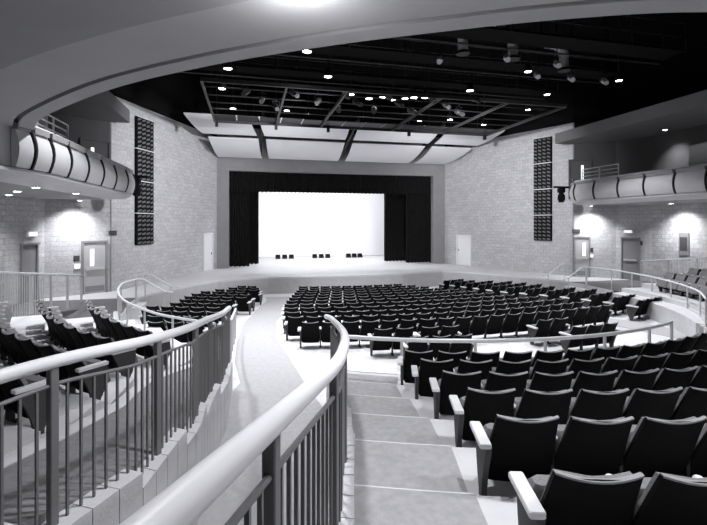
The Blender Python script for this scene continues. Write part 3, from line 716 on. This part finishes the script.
# ------------------------------------------------------------------ guard rails
def resample(path, step):
    P_ = [Vector(p) for p in path]; out = [P_[0]]; acc = 0.0
    for a, b in zip(P_, P_[1:]):
        L = (b-a).length; t = step-acc
        while t <= L: out.append(a.lerp(b, t/L)); t += step
        acc = (acc+L) % step if L+acc >= step else acc+L
    return out
def ramp_rail(s, far, label, tip=True):
    f = fl if far else fr
    root = empty('guard_railing', (0, 0, 0))
    rmin, rmax = (8.35 if s > 0 else 9.3, 17.6) if far else (8.05 if s > 0 else 9.5, 17.6)
    rs = [rmax-(rmax-rmin)*i/60 for i in range(61)]
    o = 0.09 if far else -0.07
    base = [Vector((*P(r, s*(f(r)+math.degrees(o/r))), zavg(r))) for r in rs]
    H = 1.07
    if far:
        zc = zavg(13.55)-0.05
        for p, r in zip(base, rs): p.z = min(p.z-0.05*max(0, min(1, (r-11.5)/2)), zc)
    top = [p+Vector((0, 0, H)) for p in base]
    if tip and not far:      # the end of the handrail curls towards the ramp
        e = top[-1]; d = (top[-1]-top[-3]).normalized(); side = Vector((-d.y, d.x, 0))*s
        top += [e+d*0.10+side*0.02, e+d*0.20+side*0.04, e+d*0.30+side*0.08]
    for _ in range(12):
        top = [top[0]]+[top[i]*0.5+(top[i-1]+top[i+1])*0.25 for i in range(1, len(top)-1)]+[top[-1]]
    MB().tube(top, 0.045, 12).build('handrail', M_RAIL, root, smooth=True)
    MB().tube([p+Vector((0, 0, H-0.17)) for p in base], 0.014, 6).build('lower_rail', M_POST, root)
    def curb(p):
        r = math.hypot(p.x-F.x, p.y-F.y); k = math.floor((13.67-(r-(0.2 if far else 0)))/PITCH)
        return zk(max(-4, min(5, k)))+(0.0 if far else 0.075)
    bal = MB().box(-0.008, 0.008, -0.008, 0.008, 0, 1).mesh('baluster', M_POST)
    post = MB().cbox(-0.024, 0.024, -0.03, 0.03, 0, 1, 0.005).mesh('post', M_POST)
    pts = resample(base, 0.108)
    for i, p in enumerate(pts):
        z0 = curb(p)-0.005; ang = math.atan2(p.x-F.x, -(p.y-F.y))
        if i % 11 == (4 if far else 6):
            b = link('post', post, root); b.scale = (1, 1, p.z+H-0.03-z0)
        else:
            b = link('baluster', bal, root); b.scale = (1, 1, p.z+H-0.17-z0)
        b.location = (p.x, p.y, z0); b.rotation_euler = (0, 0, ang)
    tag(root, label, 'railing')
ramp_rail(1, False, 'large white handrail with steel balusters on the near side of the left ramp')
ramp_rail(1, True, 'white handrail with steel balusters on the far side of the left ramp')
ramp_rail(-1, False, 'white handrail beside the right end of the rear seats')
ramp_rail(-1, True, 'white handrail on the outer side of the right ramp')

def pipe_rail(path, base_z, label, r=0.03, step=1.3, mid=None, m=None):
    root = empty('pipe_railing', (0, 0, 0)); pts = [Vector(p) for p in path]
    MB().tube(pts, r, 8).build('handrail', m or M_RAIL, root, smooth=True)
    for p in resample(pts, step)+[pts[-1]]:
        z0 = base_z(p.x, p.y) if callable(base_z) else base_z
        MB().tube([(p.x, p.y, z0), (p.x, p.y, p.z)], r*0.8, 6).build('post', M_POSTL, root)
    if mid:
        MB().tube([p-Vector((0, 0, mid)) for p in pts], r*0.6, 6).build('mid_rail', M_POSTL, root)
    tag(root, label, 'railing'); return root
# rail in front of the rear block
path = []
for i in range(25):
    f = lerp(31, -21.5, i/24); p = P(8.12, f); path.append((p[0], p[1], 0.86))
pipe_rail(path, zk(5), 'curved white pipe rail in front of the rear block of seats', 0.037)
# front rails of the side blocks, curling round to the stairs
for s, nm in ((1, 'left'), (-1, 'right')):
    pts = [(-6.65, 9.35), (-7.74, 10.4), (-8.37, 11.27), (-9.12, 12.6), (-9.67, 14.06), (-10.0, 15.4), (-10.15, 16.6), (-9.95, 17.45)]
    if s < 0: pts = [mirror(p) for p in pts]
    cp = catmull([(a, b, 0.9) for a, b in pts], 6)
    def bz(x, y):
        r = math.hypot(x-F.x, y-F.y); return 0.0 if y > 14.3 else zk(5)
    pipe_rail(cp, bz, 'curved white pipe rail round the front of the %s side seats' % nm)
    # white upstand below that rail
    A = [(p.x, p.y) for p in cp if p.y < 15.0]; B = offs([Vector((a, b, 0)) for a, b in A], -0.12*s); B = [(b.x, b.y) for b in B]
    struct(MB().strip(A, B, -0.9, 0.22).build('trim_kerb', M_PLASTER))
    for j, y in enumerate((17.45, 18.85)):
        x = [-9.95, -9.7, -9.0, -8.7]
        if s < 0: x = [2*F.x-a for a in x]
        pts = [(x[0], y, 0.9), (x[1], y, 0.88), (x[2], y, 0.42), (x[3], y, 0.38)]
        root = empty('stair_rail', (0, 0, 0))
        MB().tube(pts, 0.032, 8).build('handrail', M_RAIL, root, smooth=True)
        MB().tube([(x[0], y, 0), (x[0], y, 0.9)], 0.022, 6).build('post', M_POSTL, root); MB().tube([(x[2], y, -0.7), (x[2], y, 0.42)], 0.022, 6).build('post', M_POSTL, root)
        tag(root, 'thin stair handrail at the %s promenade steps, %s the stage' % (nm, ('farther from', 'nearer')[j]), 'railing')
    # guard rail with balusters beside the sloping side aisle
    root = empty('guard_railing', (0, 0, 0)); X = -12.0 if s > 0 else 11.5
    A = Vector((X, 18.2, 1.0)) if s > 0 else Vector((X, 16.5, 1.2)); B = Vector((X, 9.0, 2.2))
    pts = [A.lerp(B, i/20) for i in range(21)]
    MB().tube(pts, 0.035, 8).build('handrail', M_RAIL, root, smooth=True)
    bal = MB().box(-0.009, 0.009, -0.009, 0.009, 0, 1).mesh('baluster', M_POSTL); pst = MB().box(-0.03, 0.03, -0.03, 0.03, 0, 1).mesh('post', M_POSTL)
    for i, p in enumerate(resample(pts, 0.13)):
        if p.y > 15.2 and i % 10: continue
        z0 = interp([(6, 1.5), (16.8, 0.01)], p.y)
        b = link('post' if i % 10 == 0 else 'baluster', pst if i % 10 == 0 else bal, root); b.location = (p.x, p.y, z0); b.scale = (1, 1, p.z-z0)
    tag(root, 'white guard rail with thin balusters along the %s side aisle' % nm, 'railing')
# thin rail carrying on from the left ramp into the stalls aisle
pipe_rail([(-6.35, 9.2, 0.98), (-6.4, 10.2, 0.75), (-6.4, 11.6, 0.52), (-6.35, 13.4, 0.42)], zo, 'thin pale pipe rail at the foot of the left ramp wall', 0.03, 0.7)

# ------------------------------------------------------------------ theatre seats
HB = 0.74
def shell_pt(u, v, t=0.0):
    hw = lerp(0.268, 0.217, v)
    if v < 0.12: hw *= 0.80+0.20*math.sin(PI/2*v/0.12)
    z = lerp(0.12, HB, v)-0.028*(1-u*u)*v**3
    y = -0.02-0.28*v**1.15-0.024*(1-u*u)+t
    return (hw*u, y, z)
def panel_mesh(u0, u1, v0, v1, t0, t1, nu, nv, name, m):
    mb = MB(); rings = []
    for j in range(nv+1):
        v = lerp(v0, v1, j/nv)
        fr_ = [shell_pt(lerp(u0, u1, i/nu), v, t1) for i in range(nu+1)]; bk = [shell_pt(lerp(u0, u1, i/nu), v, t0) for i in range(nu+1)]
        rings.append(bk+fr_[::-1])
    return mb.loft(rings, caps=True).mesh(name, m, True)
ME = {}
ME['back_shell'] = panel_mesh(-1, 1, 0, 1, 0, 0.03, 6, 7, 'back_shell', M_SHELL)
def topedge():  # thin strip that carries the painted highlight along the shell top
    mb = MB(); rings = []
    for i in range(9):
        u = lerp(-1, 1, i/8); x, y, z = shell_pt(u, 1.0); rings.append([(x, y-0.003, z-0.006), (x, y+0.034, z-0.006), (x, y+0.032, z+0.004), (x, y+0.015, z+0.008), (x, y-0.002, z+0.004)])
    return mb.loft(rings, caps=True).mesh('top_edge', M_TOPLIGHT, True)
ME['top_edge'] = topedge()
ME['back_cushion'] = panel_mesh(-0.9, 0.9, 0.38, 0.965, 0.03, 0.085, 4, 4, 'back_cushion', M_FABRIC)
def seatpan():
    mb = MB(); rings = []
    for z, y0, y1, hw in ((0.20, 0.04, 0.16, 0.20), (0.24, 0.00, 0.20, 0.236), (0.38, -0.04, 0.15, 0.245), (0.49, -0.06, 0.10, 0.243), (0.53, -0.05, 0.06, 0.225)):
        rings.append([(-hw, y0+0.02, z), (-hw+0.03, y0, z), (hw-0.03, y0, z), (hw, y0+0.02, z), (hw, y1-0.03, z), (hw-0.04, y1, z), (-hw+0.04, y1, z), (-hw, y1-0.03, z)])
    return mb.loft(rings, caps=True).mesh('seat', M_FABRIC, True)
ME['seat'] = seatpan()
S = 0.53
ME['inner_armrest'] = MB().cbox(-0.026, 0.026, -0.12, 0.12, 0.485, 0.52, 0.012).mesh('armrest', M_ARM)
ME['armrest'] = MB().cbox(-0.043, 0.043, -0.28, 0.10, 0.485, 0.525, 0.007).mesh('armrest', M_ARM)
def leg():
    mb = MB(); mb.box(-0.014, 0.014, -0.08, 0.0, 0.0, 0.49); mb.box(-0.03, 0.03, -0.14, 0.05, 0.0, 0.025); mb.box(-0.014, 0.014, -0.10, 0.10, 0.45, 0.49); return mb.mesh('leg', M_LEG)
ME['leg'] = leg()
def endpanel():
    prof = [(-0.25, 0.487), (0.09, 0.487), (0.10, 0.40), (0.085, 0.28), (0.04, 0.14), (-0.005, 0.05), (-0.005, 0.0), (-0.10, 0.0), (-0.10, 0.06), (-0.12, 0.16), (-0.17, 0.30), (-0.23, 0.42)]
    mb = MB(); mb.loft([[(-0.022, y, z) for y, z in prof], [(0.022, y, z) for y, z in prof]], caps=True); return mb.mesh('end_panel', M_PANEL)
ME['end_panel'] = endpanel()
ORD = 'first second third fourth fifth sixth seventh eighth ninth tenth eleventh twelfth thirteenth fourteenth fifteenth sixteenth seventeenth eighteenth nineteenth twentieth twenty-first twenty-second twenty-third twenty-fourth'.split()
CH = []      # every seat: dict(loc, rz, left end?, right end?, label, group, d, inside)
def add_row(pts, label, group, zf, rz_of):
    """pts: list of (x,y) from left to right"""
    n = len(pts)
    for i, (x, y) in enumerate(pts):
        z = zf(x, y); pr_ = proj((x, y, z+0.5))
        CH.append(dict(loc=(x, y, z), rz=rz_of(x, y), L=i == 0, R=i == n-1, label=label(i, n), group=group, pr=pr_))
faceF = lambda x, y: math.atan2(F.y-y, F.x-x)-PI/2
faceO = lambda x, y: math.atan2(O.y-y, O.x-x)-PI/2
rown = ['nearest', 'second', 'third', 'fourth', 'fifth', 'sixth']
for k in range(0, 6):
    r = rk(k)-0.30; e = fe(rk(k))-math.degrees((S/2-0.0)/rk(k))
    n = int(2*math.radians(e)*r/S)+1; st = math.degrees(S/rk(k))
    pts = [P(r, e-st*i) for i in range(n) if e-st*i > -e-0.5]
    add_row(pts, lambda i, n, k=k: 'black theatre seat, %s from the aisle in the %s row of the rear block' % (ORD[i], rown[k]), 'seats of the rear block', lambda x, y, k=k: zk(k), faceF)
for s, nm in ((1, 'left'), (-1, 'right')):
    for k in range(0, 5):
        r = rk(k)-0.22; a0 = fs(rk(k)-0.4)+math.degrees(0.08/r)+math.degrees(S/2/r); st = math.degrees(S/r); hi = (71.5 if s > 0 else 83) if k >= 1 else 60
        angs = []; a = a0
        while a < hi: angs.append(a); a += st
        if s > 0: angs = angs[::-1]
        pts = [P(r, s*a) for a in angs]
        add_row(pts, lambda i, n, k=k, s=s, nm=nm: 'black theatre seat, %s from the ramp in the %s row, %s side block' % (ORD[(n-1-i) if s > 0 else i], ('fifth', 'fourth', 'third', 'second', 'front')[k], nm),
                'seats of the %s side block' % nm, lambda x, y, k=k: zk(k), faceF)
CB_L = [(11.3, -4.5), (12.4, -4.75), (13, -4.95), (16, -4.75), (21.6, -3.55)]; CB_R = [(11.3, 5.45), (14, 5.3), (16, 4.6), (18, 3.5), (21.4, 2.2)]
LB_R = [(9, -6.75), (15.6, -6.3), (22, -5.15)]; LB_L = [(9, -9.0), (14, -9.1), (16.4, -9.3), (16.9, -8.5), (19.2, -8.4), (20.5, -8.0), (22, -6.9), (23, -6.4)]
RB_L = [(11.3, 6.3), (12.5, 6.75), (14.1, 6.6), (15.7, 6.2), (18, 5.1), (23, 4.1)]
def orow(R, xl, xr, r_top):
    """seat centres on the arc of radius R between x limits (functions of y)"""
    out = []; n = int(24/S); st = S/R
    # start from the left limit
    x = -12.0; a = math.asin((x-O.x)/R)
    start = None
    while True:
        x = O.x+R*math.sin(a); y = O.y-R*math.cos(a)
        if x > 12: break
        if start is None:
            if x-S/2 >= xl(y): start = a; continue
            a += 0.02/R; continue
        if x+S/2 > xr(y): break
        out.append((x, y)); a += st
    return out
NR = 12
for j in range(NR):
    R = 25.3-0.92*j-0.30
    rn = ORD[j]
    add_row(orow(R, lambda y: interp(CB_L, y), lambda y: interp(CB_R, y), R), lambda i, n, rn=rn: 'black theatre seat, %s from the left aisle, %s row from the back, central stalls' % (ORD[i], rn), 'seats of the central stalls', zo, faceO)
    def xl(y): return max(interp(LB_L, y), F.x-math.sqrt(max(0.0, 8.55**2-(y-F.y)**2)) if y < 15 else -99)
    pts = [p for p in orow(R, xl, lambda y: interp(LB_R, y), R) if math.hypot(p[0]-F.x, p[1]-F.y) < 8.9 or p[1] > 14.5]
    if pts: add_row(pts, lambda i, n, rn=rn: 'black theatre seat, %s from the aisle, %s row from the back, left stalls' % (ORD[n-1-i], rn), 'seats of the left stalls', zo, faceO)
    def xr(y): return min(2*F.x-interp(LB_L, y), F.x+math.sqrt(max(0.0, 8.95**2-(y-F.y)**2)) if y < 15 else 99)
    pts = orow(R, lambda y: interp(RB_L, y), xr, R)
    if pts: add_row(pts, lambda i, n, rn=rn: 'black theatre seat, %s from the aisle, %s row from the back, right stalls' % (ORD[i], rn), 'seats of the right stalls', zo, faceO)
for dy, xs, nm in ((1, [(-2.7, -2.16), (-1.5, -0.96), (1.85, 2.38)], 'detached pair behind the central stalls'), (2, [(-2.15, -1.61, -1.07), (2.2, 2.73, 3.26)], 'detached group nearest the pipe rail')):
    for q, grp in enumerate(xs):
        pts = []
        for x in grp: R = 25.0+0.9*dy; pts.append((x, O.y-math.sqrt(R*R-(x-O.x)**2)))
        add_row(pts, lambda i, n, q=q, nm=nm: 'black theatre seat, %s in the %s %s' % (ORD[i], ('left', 'middle', 'right')[q] if dy == 1 else ('left', 'right')[q], nm), 'detached seats on the cross aisle', zo, faceO)
vis = [c for c in CH if c['pr'] and c['pr'][2] > 0.8 and -60 < c['pr'][0] < 767 and c['pr'][1] < 640]
vis.sort(key=lambda c: c['pr'][2])
ind, rest = vis[:300], vis[300:]
# seats just outside the frame, so that no row breaks off at its edge
ind += [c for c in CH if c['pr'] and c['pr'][2] > 0.8 and 767 <= c['pr'][0] < 1150 and c['group'] == 'seats of the rear block']
for c in ind:
    t = empty('theatre_seat', c['loc'], c['rz'])
    for nm in ('back_shell', 'top_edge', 'back_cushion', 'seat'): link(nm, ME[nm], t)
    a = link('armrest', ME['armrest' if c['L'] else 'inner_armrest'], t); a.location = (-S/2-(0.03 if c['L'] else 0), 0, 0)
    b = link('end_panel' if c['L'] else 'leg', ME['end_panel' if c['L'] else 'leg'], t); b.location = (-S/2, 0, 0)
    if c['R']:
        a = link('armrest', ME['armrest'], t); a.location = (S/2, 0, 0); b = link('end_panel', ME['end_panel'], t); b.location = (S/2, 0, 0)
    tag(t, c['label'], 'seat', c['group'])
# the seats farthest down the stalls, beyond the first three hundred
def join(cs, name):
    V = []; Fc = []; mats = [M_SHELL, M_TOPLIGHT, M_FABRIC, M_ARM, M_LEG, M_PANEL]; mi = []
    def put(me, M, idx):
        n = len(V)
        for v in me.vertices: V.append(tuple(M @ v.co))
        for p in me.polygons: Fc.append(tuple(n+i for i in p.vertices)); mi.append(idx)
    from mathutils import Matrix
    for c in cs:
        M = Matrix.Translation(c['loc']) @ Matrix.Rotation(c['rz'], 4, 'Z')
        put(ME['back_shell'], M, 0); put(ME['top_edge'], M, 1); put(ME['back_cushion'], M, 2); put(ME['seat'], M, 2)
        ML = M @ Matrix.Translation((-S/2, 0, 0)); put(ME['armrest' if c['L'] else 'inner_armrest'], ML, 3); put(ME['end_panel' if c['L'] else 'leg'], ML, 5 if c['L'] else 4)
        if c['R']: MR = M @ Matrix.Translation((S/2, 0, 0)); put(ME['armrest'], MR, 3); put(ME['end_panel'], MR, 5)
    me = bpy.data.meshes.new(name); me.from_pydata(V, [], Fc)
    for m in mats: me.materials.append(m)
    me.polygons.foreach_set('material_index', mi); me.polygons.foreach_set('use_smooth', [True]*len(mi))
    try: me.set_sharp_from_angle(angle=math.radians(40))
    except Exception: pass
    me.update(); return link(name, me)
if rest:
    tag(join(rest, 'distant_theatre_seats'), 'distant rows of small black theatre seats towards the stage', 'seats', kind='stuff')
print('SEATS', len(CH), 'visible', len(vis), 'individual', len(ind))
